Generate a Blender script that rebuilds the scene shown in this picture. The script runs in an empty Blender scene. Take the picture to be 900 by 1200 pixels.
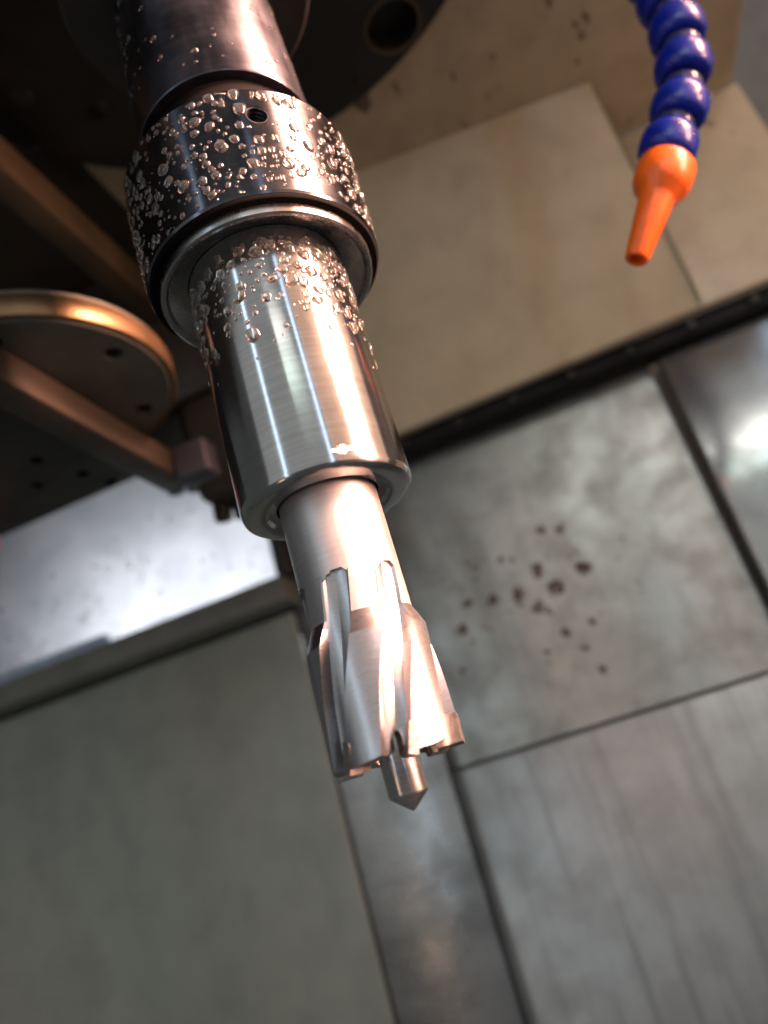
import bpy, bmesh, math, random
from mathutils import Vector, Matrix, noise

random.seed(7)
R = math.radians
sc = bpy.context.scene
col = sc.collection

# ------------------------------------------------------------------ camera
cd = bpy.data.cameras.new('camera')
cam = bpy.data.objects.new('camera', cd); col.objects.link(cam)
cd.sensor_fit = 'VERTICAL'; cd.sensor_height = 36.0; cd.lens = 26.4
cd.clip_start = 0.005; cd.clip_end = 20.0
cam.matrix_world = Matrix(((0.9102, 0.3603, 0.2043, 0.0391),
                           (0.3115, -0.2702, -0.9110, -0.1294),
                           (-0.2731, 0.8929, -0.3581, 0.0010),
                           (0, 0, 0, 1)))
cd.dof.use_dof = True
cd.dof.focus_distance = 0.144
cd.dof.aperture_fstop = 9.5
cd.dof.aperture_blades = 0
sc.camera = cam

# ------------------------------------------------------------------ world
w = bpy.data.worlds.new('World'); sc.world = w; w.use_nodes = True
bg = w.node_tree.nodes['Background']
bg.inputs[0].default_value = (0.95, 0.97, 1.0, 1); bg.inputs[1].default_value = 0.075

# ------------------------------------------------------------------ lamps
def area(name, loc, target, sx, sy, power, color):
    l = bpy.data.lights.new(name, 'AREA'); l.shape = 'RECTANGLE'
    l.size = sx; l.size_y = sy; l.energy = power; l.color = color
    o = bpy.data.objects.new(name, l); col.objects.link(o)
    d = Vector(target) - Vector(loc)
    o.location = loc; o.rotation_euler = d.to_track_quat('-Z', 'Y').to_euler()
    return o
for loc, tz, p in (((.605, -.110, .075), .045, 1.8), ((.555, -.115, .345), .085, 4.2), ((.430, -.085, .560), .120, .8)):
    key = area('warm_beam_light', loc, (0, -.100, tz), .15, .27, p, (1.0, .50, .36))
    key.data.spread = R(36)    # narrow lights added in an arc, in place of a sunbeam on the tool
area('warm_fill_light', (.600, -.130, .30), (.03, .03, .25), .90, .90, 2.2, (1.0, .59, .39))  # added fill: warm reflection on the sleeve, glow on the beige cover
area('cool_tube_lamp', (-.236, -.55, .28), (0, 0, .28), .036, .85, .30, (.62, .80, 1.0))
area('cool_tube_lamp', (.346, -.49, .28), (0, 0, .28), .034, .85, .28, (.58, .74, 1.0))
area('cool_fill_light', (-.050, -.80, .32), (0, 0, .32), 1.60, .95, 1.5, (.95, .98, .96))  # added broad fill, gives the tool its grey reflection
for z, h, p, c in ((.385, .045, .035, (1.0, .97, .93)), (.318, .030, .015, (.80, 1.0, .90))):
    o = area('panel_streak_light', (.44, -.42, z), (.30, .24, z - .22), .74, h, p, c)
    o.data.spread = R(40)      # added strip lights for the panel's bright streaks, spread kept off the tool
# added low light for the strip's warm spot; outside lamp lights the wet window
area('low_warm_glint', (-.355, -.54, -.21), (-.09, .257, -.06), .10, .05, .05, (1.0, .68, .45))
area('outside_lamp', (-.180, .335, .128), (-.180, .262, .150), .16, .04, .15, (.92, .95, 1.0))

vs = sc.view_settings
vs.view_transform = 'Standard'; vs.look = 'None'; vs.exposure = 0.38; vs.gamma = 1.0
vs.use_curve_mapping = False
sc.cycles.max_bounces = 12; sc.cycles.transmission_bounces = 8; sc.cycles.glossy_bounces = 8
sc.cycles.use_denoising = True
sc.cycles.sample_clamp_indirect = 6.0

# ------------------------------------------------------------------ materials
class G:
    def __init__(s, name):
        m = bpy.data.materials.new(name); m.use_nodes = True; s.m = m
        s.nt = m.node_tree; s.b = s.nt.nodes['Principled BSDF']
        s.tc = s.n('ShaderNodeTexCoord')
    def n(s, t, **k):
        x = s.nt.nodes.new(t)
        for a, v in k.items(): setattr(x, a, v)
        return x
    def l(s, a, b): s.nt.links.new(a, b)
    def put(s, sock, v):
        if hasattr(v, 'is_output'): s.l(v, sock)
        else: sock.default_value = v
    def mapping(s, scale=(1, 1, 1), rot=(0, 0, 0), loc=(0, 0, 0)):
        x = s.n('ShaderNodeMapping'); s.l(s.tc.outputs['Object'], x.inputs[0])
        x.inputs['Scale'].default_value = scale; x.inputs['Rotation'].default_value = rot
        x.inputs['Location'].default_value = loc
        return x.outputs[0]
    def noise(s, scale, detail=6, rough=.6, vec=None, dist=0):
        x = s.n('ShaderNodeTexNoise'); x.inputs['Scale'].default_value = scale
        x.inputs['Detail'].default_value = detail; x.inputs['Roughness'].default_value = rough
        x.inputs['Distortion'].default_value = dist
        s.l(vec if vec is not None else s.tc.outputs['Object'], x.inputs['Vector'])
        return x.outputs['Fac']
    def ramp(s, f, lo, hi, a=0.0, b=1.0):
        x = s.n('ShaderNodeMapRange', interpolation_type='SMOOTHSTEP'); s.l(f, x.inputs[0])
        for i, v in zip((1, 2, 3, 4), (lo, hi, a, b)): x.inputs[i].default_value = v
        return x.outputs[0]
    def math(s, op, a, b=0.0):
        x = s.n('ShaderNodeMath', operation=op); s.put(x.inputs[0], a); s.put(x.inputs[1], b)
        return x.outputs[0]
    def mix(s, f, a, b):
        x = s.n('ShaderNodeMix', data_type='RGBA'); s.put(x.inputs[0], f)
        s.put(x.inputs[6], a if hasattr(a, 'is_output') else (*a, 1))
        s.put(x.inputs[7], b if hasattr(b, 'is_output') else (*b, 1))
        return x.outputs[2]
    def bump(s, h, strength, dist):
        x = s.n('ShaderNodeBump'); x.inputs['Strength'].default_value = strength
        x.inputs['Distance'].default_value = dist; s.l(h, x.inputs['Height'])
        s.l(x.outputs[0], s.b.inputs['Normal'])
    def spot(s, p, r):
        """soft blob of radius r around object point p, its outline broken by noise"""
        if not hasattr(s, 'warp'):
            nz = s.n('ShaderNodeTexNoise'); nz.inputs['Scale'].default_value = 260; nz.inputs['Detail'].default_value = 4
            s.l(s.tc.outputs['Object'], nz.inputs['Vector'])
            a = s.n('ShaderNodeVectorMath', operation='MULTIPLY_ADD'); s.l(nz.outputs['Color'], a.inputs[0])
            a.inputs[1].default_value = (.007, 0, .007); a.inputs[2].default_value = (-.0035, 0, -.0035)
            b = s.n('ShaderNodeVectorMath', operation='ADD'); s.l(s.tc.outputs['Object'], b.inputs[0]); s.l(a.outputs[0], b.inputs[1])
            s.warp = b.outputs[0]
        x = s.n('ShaderNodeVectorMath', operation='DISTANCE'); s.l(s.warp, x.inputs[0])
        x.inputs[1].default_value = p
        return s.ramp(x.outputs['Value'], r * .45, r, 1.0, 0.0)
    def set(s, **k):
        for a, v in k.items(): s.put(s.b.inputs[a.replace('_', ' ')], v if not isinstance(v, tuple) else (*v, 1))
        return s

def tangent(g, an, rot=0.25):
    t = g.n('ShaderNodeTangent', direction_type='RADIAL', axis='Z'); g.l(t.outputs[0], g.b.inputs['Tangent'])
    g.b.inputs['Anisotropic'].default_value = an; g.b.inputs['Anisotropic Rotation'].default_value = rot

M = {}
def turned(name, c1, c2, r1, r2, an=.55, ring=900, bump=.05, metallic=1.0):
    g = G(name)
    rings = g.noise(1.0, 3, .6, g.mapping((6, 6, ring)))
    blot = g.noise(70, 6, .65)
    smear = g.noise(1.0, 5, .6, g.mapping((260, 260, 30)))
    f = g.math('ADD', g.math('MULTIPLY', rings, .4), g.math('MULTIPLY', blot, .6))
    g.set(Base_Color=g.mix(g.ramp(f, .3, .7), c1, c2), Metallic=metallic,
          Roughness=g.ramp(g.math('ADD', g.math('MULTIPLY', smear, .5), g.math('MULTIPLY', blot, .5)), .32, .68, r1, r2))
    g.bump(rings, bump, .0002); tangent(g, an)
    M[name] = g.m; return g
turned('black_oxide', (.072, .076, .086), (.125, .130, .142), .13, .23, .4, 700, .02, 1.0)
turned('black_oxide_shank', (.050, .055, .068), (.095, .100, .118), .28, .42, .3, 500, .04, 1.0)
turned('washer_steel', (.24, .235, .225), (.38, .37, .36), .20, .32, .3, 60, .02)
g = turned('sleeve_steel', (.34, .34, .335), (.46, .455, .45), .12, .18, .5, 900, .008)
# bare scratch low on the sleeve
dv = g.n('ShaderNodeVectorMath', operation='DISTANCE'); g.l(g.mapping((1, 1, 2.4), (0, .42, 0)), dv.inputs[0])
mp = dv.inputs[0].links[0].from_node
dv.inputs[1].default_value = Matrix.Rotation(.42, 3, 'Y') @ Vector((.0097, -.0141, .0602 * 2.4))
sp = g.ramp(dv.outputs['Value'], .0010, .0034, 1.0, 0.0)
br = g.ramp(g.math('MULTIPLY', sp, g.ramp(g.noise(1.0, 4, .6, g.mapping((420, 420, 1500), (0, .4, 0))), .30, .62)), .22, .5)
old = g.b.inputs['Base Color'].links[0].from_socket
g.set(Base_Color=g.mix(br, old, (.80, .72, .66)))
oldr = g.b.inputs['Roughness'].links[0].from_socket
g.set(Roughness=g.math('MAXIMUM', oldr, g.math('MULTIPLY', br, .6)))
turned('shank_steel', (.46, .44, .43), (.58, .56, .55), .42, .52, .2, 1500, .03)
turned('pilot_steel', (.42, .40, .38), (.62, .58, .54), .14, .26, .3, 1200, .08)

def ground(name, c1, c2, r1, r2, scl, rot=(0, 0, 0), bump=.08):
    g = G(name)
    st = g.noise(1.0, 4, .65, g.mapping(scl, rot)); bl = g.noise(160, 5, .6)
    g.set(Base_Color=g.mix(g.ramp(g.math('ADD', g.math('MULTIPLY', st, .6), g.math('MULTIPLY', bl, .4)), .32, .68), c1, c2),
          Metallic=1.0, Roughness=g.ramp(st, .3, .7, r1, r2))
    g.bump(st, bump, .0001); M[name] = g.m
ground('cutter_steel', (.39, .39, .40), (.45, .445, .445), .27, .32, (500, 500, 8000), (.25, .2, 0), .0015)
ground('carbide', (.30, .28, .26), (.40, .37, .34), .28, .40, (1500, 1500, 1500), (0, 0, 0), .05)

def sheet(name, c1, c2, c3, r1, r2, rust=(), specks=None, metallic=.85, streak=(40, 40, 8), mot=.35):
    g = G(name)
    big = g.noise(14, 7, .65, dist=.6); fine = g.noise(48, 5, .6, dist=.2)
    run = g.noise(1.0, 5, .6, g.mapping(streak))
    c = g.mix(g.ramp(big, .35, .65), c1, c2)
    c = g.mix(g.math('MULTIPLY', g.ramp(run, .45, .75), .55), c, c3)
    c = g.mix(g.math('MULTIPLY', g.ramp(fine, .40, .70), mot), c, tuple(v * .7 for v in c3))
    met = metallic; rr = g.ramp(g.math('ADD', g.math('MULTIPLY', big, .5), g.math('MULTIPLY', fine, .5)), .35, .65, r1, r2)
    if rust:
        wob = g.ramp(g.noise(210, 6, .8, dist=.8), .36, .62)
        tot = None
        for p, r in rust:
            s = g.spot(p, r * 1.15)
            tot = s if tot is None else g.math('MAXIMUM', tot, s)
        k = g.math('MULTIPLY', tot, wob)
        reg = g.spot((.012, .2495, .075), .085)
        k = g.math('MAXIMUM', k, g.math('MULTIPLY', g.math('MULTIPLY', g.ramp(g.noise(150, 3, .5), .62, .74), reg), .4))
        c = g.mix(g.math('MULTIPLY', g.ramp(k, .04, .55), .95), c, (.080, .040, .030))
        rr = g.math('MAXIMUM', rr, g.math('MULTIPLY', g.ramp(k, .04, .5), .85))
        met = g.math('MULTIPLY', g.math('SUBTRACT', 1.0, g.ramp(k, .04, .5)), metallic)
    if specks:
        s = g.ramp(g.noise(1.0, 3, .5, g.mapping(specks[0])), specks[1], specks[1] + .06)
        c = g.mix(g.math('MULTIPLY', s, .8), c, specks[2])
    g.set(Base_Color=c, Metallic=met, Roughness=rr)
    g.bump(fine, .08, .0006); M[name] = g.m
# rust pits on the panel behind the cutter (x, z in metres on the panel face)
RUST = [((.0300, .2495, .1090), .0030), ((.0395, .2495, .1060), .0032), ((.0210, .2495, .0900), .0040), ((.0430, .2495, .0835), .0046),
        ((.0270, .2495, .0780), .0047), ((.0080, .2495, .0800), .0046), ((-.0050, .2495, .0830), .0036), ((-.0180, .2495, .0850), .0034),
        ((-.0250, .2495, .0740), .0036), ((.0155, .2495, .0725), .0036), ((.0195, .2495, .0690), .0025), ((.0370, .2495, .0570), .0026),
        ((.0240, .2495, .0560), .0026), ((.0060, .2495, .1010), .0022), ((.0300, .2495, .0460), .0024), ((.0120, .2495, .0500), .0018),
        ((-.0100, .2495, .0960), .0018), ((.0340, .2495, .0340), .0022)]
sheet('rusty_steel', (.33, .335, .305), (.41, .415, .38), (.18, .18, .16), .30, .48, RUST, mot=.34)
sheet('lower_steel', (.34, .34, .325), (.41, .41, .395), (.17, .17, .162), .34, .48, streak=(120, 40, 9), mot=.18)
sheet('strip_steel', (.30, .30, .29), (.44, .44, .43), (.17, .165, .16), .22, .36, streak=(9, 40, 60))
sheet('bright_steel', (.40, .40, .40), (.48, .48, .47), (.26, .26, .25), .10, .20)
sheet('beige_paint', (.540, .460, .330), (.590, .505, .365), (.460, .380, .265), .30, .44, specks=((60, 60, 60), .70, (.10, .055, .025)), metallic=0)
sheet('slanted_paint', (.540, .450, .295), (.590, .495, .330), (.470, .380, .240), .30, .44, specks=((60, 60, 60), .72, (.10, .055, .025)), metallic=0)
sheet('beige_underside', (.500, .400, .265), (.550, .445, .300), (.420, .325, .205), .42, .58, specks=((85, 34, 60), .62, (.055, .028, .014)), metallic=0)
sheet('green_grey_paint', (.270, .305, .265), (.295, .330, .288), (.235, .268, .232), .34, .48, metallic=0)
sheet('rail_paint', (.150, .160, .138), (.170, .178, .155), (.13, .138, .118), .40, .52, metallic=0)
sheet('wall_paint', (.20, .225, .235), (.22, .245, .255), (.18, .20, .21), .45, .55, metallic=0)
sheet('black_rubber', (.010, .010, .010), (.016, .015, .014), (.006, .006, .006), .45, .65, metallic=0)
sheet('spindle_black', (.028, .024, .021), (.042, .036, .031), (.018, .015, .013), .30, .48, metallic=.4)
sheet('dark_iron', (.022, .021, .019), (.034, .030, .026), (.014, .013, .012), .35, .55, metallic=.3)
sheet('brown_paint', (.092, .066, .036), (.118, .084, .047), (.050, .034, .020), .36, .52, metallic=.15)
sheet('dark_brown', (.038, .029, .020), (.050, .038, .026), (.024, .018, .012), .40, .6, metallic=.1)
sheet('bronze', (.20, .125, .062), (.26, .165, .085), (.10, .060, .030), .34, .5)
sheet('green_iron', (.075, .075, .058), (.105, .102, .082), (.045, .040, .030), .42, .6, metallic=.2)
sheet('purple_grey', (.055, .055, .075), (.065, .065, .085), (.04, .04, .05), .4, .5, metallic=0)

def plain(name, c, rough, **k):
    g = G(name); v = g.noise(220, 4, .6)
    g.set(Base_Color=g.mix(g.ramp(v, .3, .7), tuple(x * .85 for x in c), c), Roughness=g.ramp(v, .3, .7, rough * .85, rough * 1.15), **k)
    M[name] = g.m; return g
plain('blue_plastic', (.005, .018, .290), .28)
plain('orange_plastic', (.95, .16, .012), .34, Subsurface_Weight=.15, Subsurface_Scale=.002)
plain('grey_plastic', (.30, .28, .30), .2, Transmission_Weight=.3)
plain('red_plastic', (.45, .012, .008), .35)
plain('blue_film', (.42, .55, .68), .4)
plain('neck_plastic', (.05, .05, .14), .2)
sheet('black_gap', (.003, .003, .003), (.004, .004, .004), (.002, .002, .002), .7, .9, metallic=0)
M['black_gap'].node_tree.nodes['Principled BSDF'].inputs['Specular IOR Level'].default_value = .05
g = G('water'); g.set(Base_Color=(.93, .90, .86), Roughness=.03, IOR=1.333, Transmission_Weight=.986); M['water'] = g.m
M['black_rubber'].node_tree.nodes['Principled BSDF'].inputs['Specular IOR Level'].default_value = .12
# frosted, wet window: light from outside scatters through it
g = G('wet_window')
tr = g.n('ShaderNodeBsdfTranslucent'); gl = g.n('ShaderNodeBsdfGlossy'); mx = g.n('ShaderNodeMixShader')
sm = g.noise(26, 6, .6, dist=1.0)
g.l(g.mix(g.ramp(sm, .3, .7), (.74, .75, .78), (.88, .88, .90)), tr.inputs[0]); gl.inputs['Roughness'].default_value = .25
gl.inputs[0].default_value = (.8, .8, .8, 1)
mx.inputs[0].default_value = .05; g.l(tr.outputs[0], mx.inputs[1]); g.l(gl.outputs[0], mx.inputs[2])
g.l(mx.outputs[0], g.nt.nodes['Material Output'].inputs['Surface']); M['wet_window'] = g.m

# ------------------------------------------------------------------ mesh helpers (all lengths in metres)
def link(name, me, mat, parent=None, loc=None):
    o = bpy.data.objects.new(name, me); col.objects.link(o)
    if mat and not me.materials: me.materials.append(M[mat])
    if parent: o.parent = parent
    if loc: o.location = loc
    return o
def finish(bm, angle=35):
    bmesh.ops.recalc_face_normals(bm, faces=bm.faces)
    me = bpy.data.meshes.new('mesh'); bm.to_mesh(me); bm.free()
    for p in me.polygons: p.use_smooth = True
    me.set_sharp_from_angle(angle=R(angle))
    return me
def lathe(prof, n=160, closed=True):
    """prof: list of (r, z) in millimetres, turned round Z; closed joins last to first"""
    bm = bmesh.new(); rings = []
    for r, z in prof:
        if r < 1e-6: rings.append([bm.verts.new((0, 0, z / 1000))])
        else: rings.append([bm.verts.new((r / 1000 * math.cos(2 * math.pi * i / n), r / 1000 * math.sin(2 * math.pi * i / n), z / 1000)) for i in range(n)])
    pairs = list(zip(rings, rings[1:])) + ([(rings[-1], rings[0])] if closed else [])
    for a, b in pairs:
        for i in range(n):
            j = (i + 1) % n
            if len(a) == 1 and len(b) == 1: continue
            if len(a) == 1: bm.faces.new((a[0], b[i], b[j]))
            elif len(b) == 1: bm.faces.new((a[i], a[j], b[0]))
            else: bm.faces.new((a[i], a[j], b[j], b[i]))
    return bm
def box(x0, x1, y0, y1, z0, z1, bev=.0015, seg=3):
    bm = bmesh.new()
    bmesh.ops.create_cube(bm, size=1)
    for v in bm.verts:
        v.co = Vector(((x0 + x1) / 2 + v.co.x * (x1 - x0), (y0 + y1) / 2 + v.co.y * (y1 - y0), (z0 + z1) / 2 + v.co.z * (z1 - z0)))
    if bev: bmesh.ops.bevel(bm, geom=bm.edges[:], offset=bev, segments=seg, profile=.5, affect='EDGES')
    return bm
def round_edges(bm, pick, off, seg=6):
    ed = [e for e in bm.edges if all(pick(v.co) for v in e.verts)]
    bmesh.ops.bevel(bm, geom=ed, offset=off, segments=seg, profile=.5, affect='EDGES')
def cut(me, cutters, angle=35):
    """subtract cutter bmeshes from a mesh"""
    a = bpy.data.objects.new('tmp_body', me); col.objects.link(a); tmp = []
    for cb in cutters:
        bmesh.ops.recalc_face_normals(cb, faces=cb.faces)
        cm = bpy.data.meshes.new('tmp'); cb.to_mesh(cm); cb.free()
        c = bpy.data.objects.new('tmp_cut', cm); col.objects.link(c); tmp.append(c)
        m = a.modifiers.new('b', 'BOOLEAN'); m.operation = 'DIFFERENCE'; m.object = c; m.solver = 'EXACT'
    bpy.context.view_layer.update()
    ev = a.evaluated_get(bpy.context.evaluated_depsgraph_get())
    out = bpy.data.meshes.new_from_object(ev)
    for o in tmp + [a]: bpy.data.objects.remove(o)
    for p in out.polygons: p.use_smooth = True
    out.set_sharp_from_angle(angle=R(angle))
    return out
def rod(p0, p1, r0, r1=None, n=24):
    """capped cylinder or cone between two points"""
    bm = bmesh.new(); p0 = Vector(p0); p1 = Vector(p1); d = (p1 - p0)
    bmesh.ops.create_cone(bm, cap_ends=True, segments=n, radius1=r0, radius2=r0 if r1 is None else r1, depth=d.length)
    bmesh.ops.transform(bm, matrix=Matrix.Translation((p0 + p1) / 2) @ d.to_track_quat('Z', 'Y').to_matrix().to_4x4(), verts=bm.verts)
    return bm
def thing(name, label, cat, loc=(0, 0, 0), group=None):
    o = bpy.data.objects.new(name, None); col.objects.link(o); o.location = loc
    o.empty_display_size = .01
    return tag(o, label, cat, group)
def tag(o, label, cat, group=None):
    o['label'] = label; o['category'] = cat
    if group: o['group'] = group
    return o
def struct(o): o['kind'] = 'structure'; return o

# water drops: flattened, slightly lumpy domes
def drop_mesh(seed, sub=2):
    bm = bmesh.new(); bmesh.ops.create_icosphere(bm, subdivisions=sub, radius=1)
    bmesh.ops.delete(bm, geom=[v for v in bm.verts if v.co.z < -.30], context='VERTS')
    for v in bm.verts:
        k = 1 + .36 * noise.noise(Vector((v.co.x * 1.1 + seed * 7.3, v.co.y * 1.1, v.co.z * .5 + seed)))
        v.co = Vector((v.co.x * k, v.co.y * k, max(v.co.z, -.25) * .43 * k))
    be = [e for e in bm.edges if e.is_boundary]
    bmesh.ops.holes_fill(bm, edges=be)
    return finish(bm, 60)
DROPS = [drop_mesh(s) for s in range(6)]
for d in DROPS: d.materials.append(M['water'])
def drop_matrix(p, nrm, r, tall=1.0, spin=0.0):
    q = Vector(nrm).to_track_quat('Z', 'Y').to_matrix().to_4x4()
    return Matrix.Translation(p) @ q @ Matrix.Rotation(spin, 4, 'Z') @ Matrix.Diagonal((r, r * tall, r, 1))
def add_drops(parent, items, limit, rest='water_beads'):
    """items: (matrix, radius, shown); the largest shown become parts, the rest one part"""
    items = sorted(items, key=lambda t: (-t[2], -t[1]))
    for mtx, r, s in items[:limit]:
        o = link('water_drop', random.choice(DROPS), None, parent); o.matrix_local = mtx
    if items[limit:]:
        bm = bmesh.new()
        for mtx, r, s in items[limit:]:
            k = len(bm.verts); bm.from_mesh(random.choice(DROPS)); bm.verts.ensure_lookup_table()
            for v in bm.verts[k:]: v.co = mtx @ v.co
        o = link(rest, finish(bm, 60), 'water', parent); o['kind'] = 'stuff'
FRONT = math.atan2(-.1294, .0391)
def scatter(rfun, z0, z1, n, rmin, rmax, power, keep=lambda t, z: 1.0, gap=.80):
    """random drops on a turned surface, never overlapping"""
    pts = []; out = []
    for i in range(n):
        r = rmin + (rmax - rmin) * random.random() ** power
        for _ in range(25):
            t = random.uniform(-math.pi, math.pi); z = random.uniform(z0, z1)
            if random.random() > keep(t, z): continue
            rr = rfun(z); p = Vector((rr * math.cos(FRONT + t), rr * math.sin(FRONT + t), z))
            if all((p - q).length > (r + s) * gap for q, s in pts):
                pts.append((p, r))
                nr = Vector((math.cos(FRONT + t), math.sin(FRONT + t), 0))
                out.append((drop_matrix(p, nr, r, random.uniform(.9, 1.35), random.uniform(-.6, .6)), r, abs(t) < 1.25))
                break
    return out

# ------------------------------------------------------------------ setting: wall behind everything
wall = struct(link('wall', finish(box(-.75, .75, .40, .42, -.45, .75, .002)), 'wall_paint'))

# ------------------------------------------------------------------ sheet metal behind the tool
bm = box(-.0530, .1130, .2500, .2620, .0112, .2000, 0)
round_edges(bm, lambda c: c.x < -.05 and c.y < .255, .0075, 8)
round_edges(bm, lambda c: c.x > .11 and c.y < .255, .0020, 4)
round_edges(bm, lambda c: c.z < .02 and c.y < .2501 and -.04 < c.x < .10, .0008, 2)
tag(link('way_cover_panel', finish(bm, 50), 'rusty_steel'), 'dull steel cover panel pitted with brown rust spots behind the cutter', 'cover panel')
bm = box(-.0530, .1180, .2475, .2620, -.2400, .0098, 0)
round_edges(bm, lambda c: c.x < -.05 and c.y < .255, .0085, 8)
round_edges(bm, lambda c: c.z > .005 and c.y < .25 and c.x > -.05, .0010, 2)
tag(link('way_cover_panel', finish(bm, 50), 'lower_steel'), 'streaked steel cover panel below the horizontal seam under the rust spotted one', 'cover panel')
bm = box(.1155, .3400, .2400, .2620, .0140, .1690, .0012)
tag(link('way_cover_panel', finish(bm, 50), 'bright_steel'), 'shiny steel cover panel with bright reflections beside the rust spotted panel', 'cover panel')
bm = box(.1185, .3400, .2465, .2620, -.2400, .0126, .0012)
tag(link('way_cover_panel', finish(bm, 50), 'bright_steel'), 'plain steel cover panel under the shiny reflecting panel, right of streaked panel', 'cover panel')
bm = box(-.1130, -.0545, .2570, .2650, -.2400, .2000, .0010)
tag(link('cover_strip', finish(bm, 50), 'strip_steel'), 'narrow brushed steel strip between green grey panel and streaked steel panel', 'steel strip')
# black wiper under the beige head
wp = tag(link('wiper_strip', finish(box(-.090, .330, .2320, .2496, .1705, .1800, .0015)), 'black_rubber'),
         'black rubber wiper strip along the bottom of the beige head cover', 'wiper')
for i in range(9):
    x = -.02 + i * .031
    s = link('screw', finish(rod((x, .2322, .1752), (x, .2306, .1752), .0022, .0020, 16)), 'dark_iron', wp)

# green grey panel, its rail and the wet window on the left
tag(link('side_panel', finish(box(-.480, -.1145, .2560, .2600, -.2400, .1172, .0015)), 'green_grey_paint'),
    'flat green grey painted panel under the window rail', 'panel')
rail = tag(link('window_rail', finish(box(-.480, -.1090, .2370, .2600, .1192, .1335, .0012)), 'rail_paint'),
           'dark grey green rail under the bright wet window', 'rail')
link('light_block', finish(box(-.480, -.1092, .2602, .2645, .1050, .1330, .0004)), 'black_rubber', rail)  # added strip behind the gap, stops the outside lamp leaking through
for x in (-.135, -.215, -.300):
    link('screw', finish(rod((x, .2372, .1262), (x, .2358, .1262), .0020, .0018, 16)), 'rail_paint', rail)
tag(link('window_post', finish(box(-.1135, -.1060, .2420, .2560, .1345, .3200, .0012)), 'dark_iron'),
    'dark upright post closing the wet window beside the steel strip', 'post')
win = tag(link('window', finish(box(-.470, -.1140, .2600, .2640, .1334, .3000, .0005)), 'wet_window'),
          'bright white wet window covered with water drops above the rail', 'window')
fl = link('ledge_film', finish(box(-.420, -.235, .2530, .2590, .1338, .1450, .0008)), 'blue_film', win)
it = []
for i in range(190):
    x = random.uniform(-.34, -.118); z = random.uniform(.137, .21)
    if random.random() > .35 + .65 * ((-.118 - x) / .2): continue
    r = random.choice((.0008, .0012, .0016, .0022))
    it.append((drop_matrix((x, .2600, z), (0, -1, 0), r, random.uniform(.9, 1.2), 0) @ Matrix.Diagonal((1, 1, random.choice((.7, 1.0, 1.5, 1.9)), 1)), r, True))
add_drops(win, it, 300)

# ------------------------------------------------------------------ beige spindle head cover
head = thing('machine_head', 'beige painted machine head cover with rust flecks behind the tool', 'machine head', (.07, .06, .2925))
def hpart(name, bm, mat, angle=35):
    o = link(name, finish(bm, angle), mat, head); o.location = -Vector(head.location); return o
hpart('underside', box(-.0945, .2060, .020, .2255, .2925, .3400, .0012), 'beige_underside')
hpart('rear_panel', box(-.050, .2080, .2250, .2310, .1790, .2923, .0012), 'beige_paint')
# sloping sheet that stands off the rear panel, its free edge the bright crease
bm = bmesh.new()
P = [(-.050, .1560, .2923), (.1320, .1790, .2923), (.1420, .2244, .1797), (-.050, .2244, .1797)]
f0 = [bm.verts.new(p) for p in P]; f1 = [bm.verts.new((p[0], min(p[1] + .003, .2249), p[2])) for p in P]
bm.faces.new(f0); bm.faces.new(f1[::-1])
for i in range(4): bm.faces.new((f0[i], f1[i], f1[(i + 1) % 4], f0[(i + 1) % 4]))
bmesh.ops.recalc_face_normals(bm, faces=bm.faces)
bmesh.ops.bevel(bm, geom=[e for e in bm.edges if all(v.co.x > .1 for v in e.verts)], offset=.0028, segments=6, profile=.5, affect='EDGES')
hpart('slanted_panel', bm, 'slanted_paint')

# ------------------------------------------------------------------ spindle nose
sp = thing('spindle', 'black round spindle nose above the tool holder', 'spindle', (0, 0, .28))
def mm(bm, z=0.0):
    bmesh.ops.translate(bm, vec=(0, 0, z), verts=bm.verts); return bm
me = finish(lathe([(30, 280), (118.5, 280), (120, 281.5), (120, 292.2), (30, 292.2)], 200))
cuts = [rod((.0509, .0917, .270), (.0509, .0917, .289), .0108, n=40)]
for a in (115, 160, 205, 20):
    cuts.append(rod((.1045 * math.cos(R(a)), .1045 * math.sin(R(a)), .270), (.1045 * math.cos(R(a)), .1045 * math.sin(R(a)), .288), .0055, n=32))
me = cut(me, cuts)
o = link('nose_plate', me, 'spindle_black', sp); o.location = (0, 0, -.28)
o2 = link('nose_ring', finish(lathe([(27, 262), (46, 262), (48, 264), (48, 280.5), (27, 280.5)], 160)), 'spindle_black', sp); o2.location = (0, 0, -.28)
rim = link('port_ring', finish(lathe([(10.7, -.6), (12.0, -.6), (12.0, .4), (10.7, .4)], 60)), 'brown_paint', sp); rim.location = (.0509, .0917, 0)
for a in (115, 160, 205, 20):
    b = link('bolt', finish(lathe([(0, 3.2), (2.4, 3.2), (2.4, 1.0), (4.2, 1.0), (4.6, 1.5), (4.6, 7.6), (0, 7.6)], 32, False)), 'dark_iron', sp)
    b.location = (.1045 * math.cos(R(a)), .1045 * math.sin(R(a)), 0)
it = []
for x, y, r in ((-.0869, .0447, .0042), (-.0669, .0626, .0040), (-.045, .088, .0016), (-.099, .064, .0017), (.030, .107, .0018)):
    it.append((drop_matrix((x, y, 0), (0, 0, -1), r, 1.1), r, True))
for i in range(9):
    a = R(100 + 9 * i + random.uniform(-3, 3)); it.append((drop_matrix((.1195 * math.cos(a), .1195 * math.sin(a), .0006), (0, 0, -1), .0011, 1.0), .0011, True))
add_drops(sp, it, 60)

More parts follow.
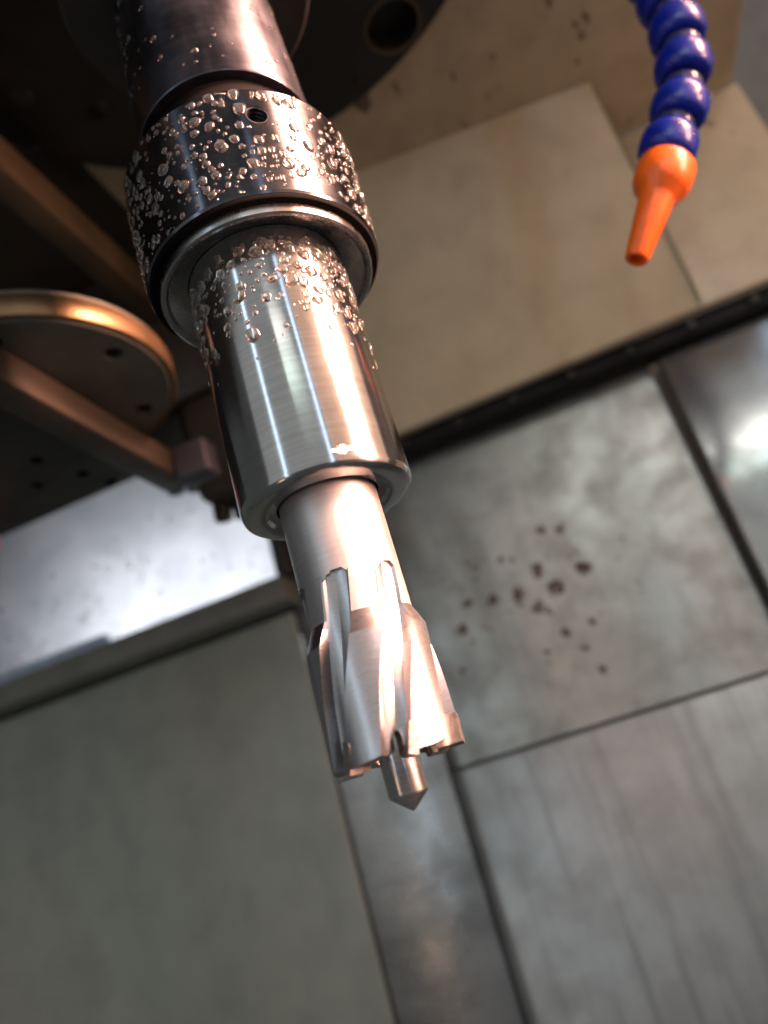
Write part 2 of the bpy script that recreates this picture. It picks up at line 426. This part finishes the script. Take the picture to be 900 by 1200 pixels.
# ------------------------------------------------------------------ tool holder
th = thing('tool_holder', 'black and steel tool holder beaded with water drops, clamping the cutter', 'tool holder', (0, 0, 0))
link('flange', finish(lathe([(18, 207.5), (32, 207.5), (33, 208.5), (33, 214), (29, 217.5), (29, 220), (33, 223.5), (33, 229), (31, 230), (22, 230), (16, 285), (12, 285)], 160)), 'spindle_black', th)
sh = link('shank', finish(lathe([(12, 139), (17.0, 139), (17.0, 153.0), (20.8, 153.0), (21.0, 153.3), (21.0, 153.9), (19.4, 208.2), (12, 208.2)], 160), 25), 'black_oxide_shank', th)
cme = finish(lathe([(17.3, 140.4), (25.4, 140.4), (26.3, 139.6), (25.65, 112.9), (25.35, 112.4), (23.9, 112.4), (23.9, 113.6), (17.3, 113.6)], 240))
# tapped hole for the set screw
ht = FRONT + R(15.5); hz = .1325
hc = Vector((.0262 * math.cos(ht), .0262 * math.sin(ht), hz)); hn = Vector((math.cos(ht), math.sin(ht), 0))
cme = cut(cme, [rod(hc + hn * .004, hc - hn * .0065, .00235, n=40)], 15)
clr = link('collar', cme, 'black_oxide', th)
for k in range(6):
    bm = bmesh.new(); n1, n2 = 32, 6
    c = hc - hn * (.0004 + k * .0009); u = Vector((0, 0, 1)); v = hn.cross(u); rg = []
    for i in range(n1):
        a = 2 * math.pi * i / n1; d = u * math.cos(a) + v * math.sin(a)
        rg.append([bm.verts.new(c + d * (.00235 - .00030 * (1 + math.cos(2 * math.pi * j / n2))/2*1.6 + .0001) + hn * (.00028 * math.sin(2 * math.pi * j / n2))) for j in range(n2)])
    for i in range(n1):
        for j in range(n2):
            bm.faces.new((rg[i][j], rg[(i + 1) % n1][j], rg[(i + 1) % n1][(j + 1) % n2], rg[i][(j + 1) % n2]))
    link('thread', finish(bm, 60), 'black_oxide_shank', clr)
link('gap_ring', finish(lathe([(23.4, 112.5), (25.3, 112.5), (25.2, 112.0), (24.9, 111.7), (23.4, 111.7)], 160)), 'black_gap', th)
link('neck_shade_ring', finish(lathe([(17.0, 140.3), (19.2, 140.3), (18.6, 152.9), (17.0, 152.9)], 160)), 'black_gap', th)  # added black ring, puts the shade of the neck recess into colour
link('washer', finish(lathe([(17.25, 112.6), (18.6, 112.2), (21.6, 110.6), (22.2, 109.7), (22.9, 109.5), (23.3, 109.8), (23.4, 110.4), (23.4, 113.2), (17.25, 113.2)], 200), 25), 'washer_steel', th)
slv = link('sleeve', finish(lathe([(10.2, 118), (17.1, 118), (17.1, 58.9), (16.98, 58.2), (16.6, 57.6), (16.0, 57.25), (15.2, 57.1), (12.4, 57.3), (11.8, 58.0), (10.2, 58.2)], 240), 25), 'sleeve_steel', th)

# drops: dense on the collar, fading down the sleeve, fine on the shank
cr = lambda z: .0257 + (z - .1142) / .0254 * .0006
def ckeep(t, z):
    d = math.hypot((t - R(15.5)) * .026, z - hz)
    return 0.0 if d < .0034 else 1.0
it = scatter(cr, .1140, .1388, 210, .00075, .00140, 1.3, ckeep, .95)
it += scatter(cr, .1135, .1392, 480, .00040, .00075, 1.2, ckeep, .95)
it += scatter(cr, .1132, .1394, 560, .00018, .00040, 1.2, ckeep, .95)
pl = []
for m, r, shown in it:              # leave no drop inside another
    p = m.translation
    if all((p - q).length > (r + k) * .92 for q, k in pl): pl.append((p, r))
    else: r = 0
    if r: pl[-1] = (p, r)
it = [t for t in it if any(t[0].translation == q for q, k in pl)]
add_drops(clr, it, 300)
skeep = lambda t, z: (max(0.0, (z - .0780) / .0310)) ** 2.0 * (.75 + .5 * (t > 0))
it = scatter(lambda z: .0171, .0800, .1090, 130, .0008, .0015, 1.0, skeep)
add_drops(slv, it + scatter(lambda z: .0171, .0780, .1092, 620, .00022, .0007, 1.8, skeep), 220)
it = scatter(lambda z: .0210 - (z - .1539) / .0543 * .0016, .157, .205, 170, .0003, .0009, 1.8)
add_drops(sh, it, 120)

# ------------------------------------------------------------------ annular cutter
ac = thing('annular_cutter', 'steel annular cutter with helical flutes and carbide teeth under the sleeve', 'cutter', (0, 0, 0))
def lerp(tab, z):
    if z <= tab[0][0]: return tab[0][1]
    for (a, va), (b, vb) in zip(tab, tab[1:]):
        if z <= b: return va + (vb - va) * (z - a) / (b - a)
    return tab[-1][1]
START = [(8, -50.5), (9, -49), (19.5, -31.5), (30, -11.5), (36, -4), (41.5, 2.0), (60, 2.0)]   # leading edge of the front land, degrees
WIDE = [(9, 35.5), (19.5, 31.5), (30, 28), (44, 28)]
BODY = [(8, 11.55), (29.4, 11.4), (33.4, 9.72), (60, 9.72)]
NT, NL, NF = 6, 7, 11
ZR = [9 + i * 1.02 for i in range(21)] + [30.2, 31, 32, 33.4]
UP = [.12, .25, .4, .55, .7, .82, .92, 1.0]
def flute(s):
    """depth profile across the flute, s 0..1 from the trailing land to the next leading edge"""
    return lerp([(0, 0), (.07, 1.9), (.14, 2.3), (.52, 2.75), (.93, 2.35), (1, 0)], s)
cols = []
for k in range(NT):
    for i in range(NL): cols.append((k, 'L', i / (NL - 1)))
    for s in (.07, .14, .22, .27, .33, .40, .46, .52, .58, .64, .71, .77, .82, .93): cols.append((k, 'F', s))
def theta(c, z):
    k, t, s = c; st = lerp(START, z) + 60 * k; wd = lerp(WIDE, z)
    return FRONT + R(st + wd * s if t == 'L' else st + wd + (60 - wd) * s)
def zend(c):
    if c[1] == 'L': return 41.3
    s = c[2]; return 41.5 - 1.3 * max(0, abs(s - .5) * 2 - .55) / .45 - .5 * (s < .4)
def rad(c, z, z_for=None):
    b = lerp(BODY, z)
    if c[1] == 'L': return b
    return min(b, lerp(BODY, min(z, 29.4)) - flute(c[2]) + max(0, z - 29.4) * .004)
bm = bmesh.new(); grid = []
def zbot(c):
    k, t, s = c
    if t == 'L': return 8.5 + .75 * s
    a = max(0.0, 1 - ((s - .52) / .31) ** 2)
    return 9.1 + 3.4 * math.sqrt(a) if a > 0 else 9.1
def ring(fn): grid.append([bm.verts.new(fn(c)) for c in cols])
def pt(c, r, z, zt=None):
    a = theta(c, z if zt is None else zt); return (r * math.cos(a) / 1000, r * math.sin(a) / 1000, z / 1000)
ring(lambda c: pt(c, 6.9, 22))
ring(lambda c: pt(c, 6.9, zbot(c)))
ring(lambda c: pt(c, rad(c, zbot(c)) - .12, zbot(c)))
for z in ZR[1:]:
    def f(c, z=z):
        zb = zbot(c); zz = zb + .25 + (z - 9) / (33.4 - 9) * (33.4 - zb - .25) if z < 33.4 else 33.4
        # keep the shoulder rows level on every column
        if z >= 29.3: zz = z
        elif z > 9: zz = zb + .2 + (z - 9) / (29.4 - 9) * (29.4 - zb - .2)
        return pt(c, rad(c, zz), zz)
    ring(f)
for u in UP: ring(lambda c: pt(c, rad(c, 33.4 + u * (zend(c) - 33.4)), 33.4 + u * (zend(c) - 33.4)))
ring(lambda c: pt(c, 9.72, zend(c) + .06, 41.5)); ring(lambda c: pt(c, 9.72, 46)); ring(lambda c: pt(c, 9.72, 62)); ring(lambda c: pt(c, 6.9, 62))
N = len(cols)
for a, b in zip(grid, grid[1:] + grid[:1]):
    for i in range(N):
        j = (i + 1) % N; bm.faces.new((a[i], a[j], b[j], b[i]))
body = link('cutter_body', finish(bm, 14), 'cutter_steel', ac)
# the shank above the flutes has a finer matt finish
body.data.materials.append(M['shank_steel'])
for p in body.data.polygons:
    c = p.center; 
    if math.hypot(c.x, c.y) > .00945 and c.z > .0334 and abs(p.normal.z) < .3:
        rr = [math.hypot(body.data.vertices[i].co.x, body.data.vertices[i].co.y) for i in p.vertices]
        if min(rr) > .0096: p.material_index = 1
for k in range(NT):
    a0 = FRONT + R(lerp(START, 10.4) + 60 * k + 2.2)
    er = Vector((math.cos(a0), math.sin(a0), 0)); et = Vector((-er.y, er.x, 0)); ez = Vector((0, 0, 1))
    b2 = box(-.00235, .00235, -.00085, .00085, -.0026, .0026, 0)
    round_edges(b2, lambda c: c.z > 0 and c.y > 0, .0009, 4)
    bmesh.ops.bevel(b2, geom=[e for e in b2.edges if e.calc_face_angle(0) > .9], offset=.00008, segments=2, affect='EDGES')
    lean = Matrix.Rotation(R(-18), 3, 'X')
    for v in b2.verts:
        q = lean @ v.co
        v.co = er * (.00940 + q.x) + et * q.y + ez * (.01045 + q.z)
    link('carbide_tip', finish(b2, 30), 'carbide', ac)
link('pilot_pin', finish(lathe([(0, 0), (.35, .15), (3.35, 2.55), (3.5, 2.9), (3.5, 24), (0, 24)], 64, False), 25), 'pilot_steel', ac)
link('bore_plug', finish(lathe([(3.4, 21), (7.2, 21), (7.2, 23), (3.4, 23)], 48)), 'cutter_steel', ac)

# ------------------------------------------------------------------ coolant hose
PATH = [(.1095, .070, .1545), (.1173, .070, .1655), (.1239, .070, .1789), (.1275, .070, .1925), (.1290, .070, .2060),
        (.1292, .070, .2195), (.1285, .070, .2325), (.1275, .070, .2450), (.1265, .070, .2580), (.1258, .070, .2710), (.1255, .070, .2835)]
hose = thing('coolant_hose', 'blue segmented coolant hose with an orange nozzle hanging beside the tool', 'coolant hose', PATH[-1])
H0 = Vector(PATH[-1])
def aim(o, p, d):
    o.matrix_local = Matrix.Translation(Vector(p) - H0) @ Vector(d).to_track_quat('Z', 'Y').to_matrix().to_4x4()
segm = finish(lathe([(3.2, -5.6), (6.4, -5.6), (7.5, -5.1), (8.2, -3.9), (8.45, -2.2), (8.45, .8), (8.1, 2.4), (7.3, 3.7), (6.5, 4.6), (6.1, 5.3), (3.2, 5.3)], 48), 50)
neck = finish(lathe([(3.0, 4.8), (5.6, 4.8), (5.95, 6.4), (5.6, 8.0), (3.0, 8.0)], 40), 50)
for i, p in enumerate(PATH):
    d = Vector(PATH[min(i + 1, len(PATH) - 1)]) - Vector(PATH[max(i - 1, 0)])
    s = link('hose_segment', segm, 'blue_plastic', hose); aim(s, p, d)
    if i < len(PATH) - 1: link('neck', neck, 'neck_plastic', s)
    if i < 6:
        it = []
        for _ in range(16):
            a = random.uniform(-math.pi, 0.2); z = random.uniform(-4.2, 3.6) / 1000; r = random.uniform(.0004, .0009)
            rr = .0083 if abs(z) < .0022 else .0074
            it.append((drop_matrix((rr * math.cos(a), rr * math.sin(a), z), (math.cos(a), math.sin(a), 0), r), r, True))
        add_drops(s, it, 20)
nz = finish(lathe([(2.0, -30.5), (3.1, -30.5), (3.45, -30.0), (5.1, -10.2), (5.5, -9.0), (7.3, -7.0), (8.1, -5.2), (8.4, -2.8), (8.4, 1.4), (8.1, 2.3), (7.2, 2.7), (3, 2.7), (2.0, -12)], 64), 40)
o = link('nozzle', nz, 'orange_plastic', hose); aim(o, (.1050, .070, .1462), Vector((.1055, .070, .1462)) - Vector((.0860, .068, .1204)))
add_drops(o, [(drop_matrix((0, -.0044, -.018), (0, -1, 0), .0008), .0008, True)], 5)
link('hose_socket', finish(lathe([(3, 0), (9.5, 0), (11, 1.5), (11, 9), (3, 9)], 48)), 'dark_iron', hose)

# ------------------------------------------------------------------ tool changer behind the holder
tc = thing('tool_changer', 'dark tool changer with a bronze rimmed drum and brown beams before the window', 'tool changer', (-.11, .06, .15))
def tpart(name, bm, mat, parent=tc, angle=35):
    me = finish(bm, angle) if isinstance(bm, bmesh.types.BMesh) else bm
    o = link(name, me, mat, parent)
    if parent is tc: o.location = -Vector(tc.location)
    return o
dr = lathe([(0, 160), (43.8, 160), (45.1, 161.2), (45.1, 171), (0, 171)], 120, False)
for v in dr.verts: v.co += Vector((-.1089, .0600, 0))
dme = finish(dr)
dme = cut(dme, [rod((-.1089 + .036 * math.cos(R(a)), .06 + .036 * math.sin(R(a)), .150), (-.1089 + .036 * math.cos(R(a)), .06 + .036 * math.sin(R(a)), .166), .0032, n=24) for a in range(-70, 290, 60)])
dm = tpart('drum', dme, 'green_iron')
rr = lathe([(45.2, 160.6), (46.2, 160.6), (46.6, 161.2), (46.6, 168.0), (46.2, 168.6), (45.2, 168.6)], 120)
for v in rr.verts: v.co += Vector((-.1089, .0600, 0))
link('rim_band', finish(rr), 'bronze', dm)
tpart('drum_post', rod((-.150, .060, .171), (-.150, .060, .262), .010), 'dark_iron')
tpart('beam', box(-.1108, -.0985, -.060, .150, .2500, .2680, .0015), 'brown_paint')
tpart('lower_bar', box(-.1075, -.0955, -.010, .1300, .1475, .1598, .0012), 'dark_brown')
pl = finish(box(-.260, -.1077, .020, .1130, .1500, .1590, .001))
pl = cut(pl, [rod((x, y, .140), (x, y, .156), .0026, n=20) for x, y in ((-.125, .075), (-.138, .090), (-.121, .095), (-.118, .108), (-.150, .070), (-.165, .085), (-.132, .060))])
tpart('carrier_plate', pl, 'dark_iron')
tpart('end_block', box(-.0950, -.0800, .1180, .1290, .1440, .1590, .001), 'purple_grey')
tpart('side_cover', box(-.450, -.0955, -.200, .2255, .2928, .3400, .002), 'dark_brown')
tpart('housing', box(-.420, -.0520, .1500, .2000, .2020, .2923, .003), 'dark_brown')
tpart('gear_case', box(-.1050, -.0560, .1500, .1760, .1480, .2018, .006), 'dark_brown')
tpart('bracket', box(-.1270, -.1052, .1550, .1740, .1690, .2018, .004), 'dark_iron')
for i, (x, y, h) in enumerate(((-.1000, .165, .012), (-.0900, .170, .016), (-.0820, .168, .010), (-.1110, .180, .013), (-.1210, .185, .008))):
    tpart('bolt', rod((x, .164, .150 if x > -.104 else .171), (x, .164, (.148 if x > -.104 else .169) - h * .5), .0042, n=20), 'dark_iron')
tag(link('red_knob', finish(lathe([(0, 0), (6, 0), (8, 2), (8, 9), (6, 11), (0, 11)], 32, False)), 'red_plastic', loc=(-.178, .100, .1385)),
    'small red knob below the dark carrier plate', 'knob')
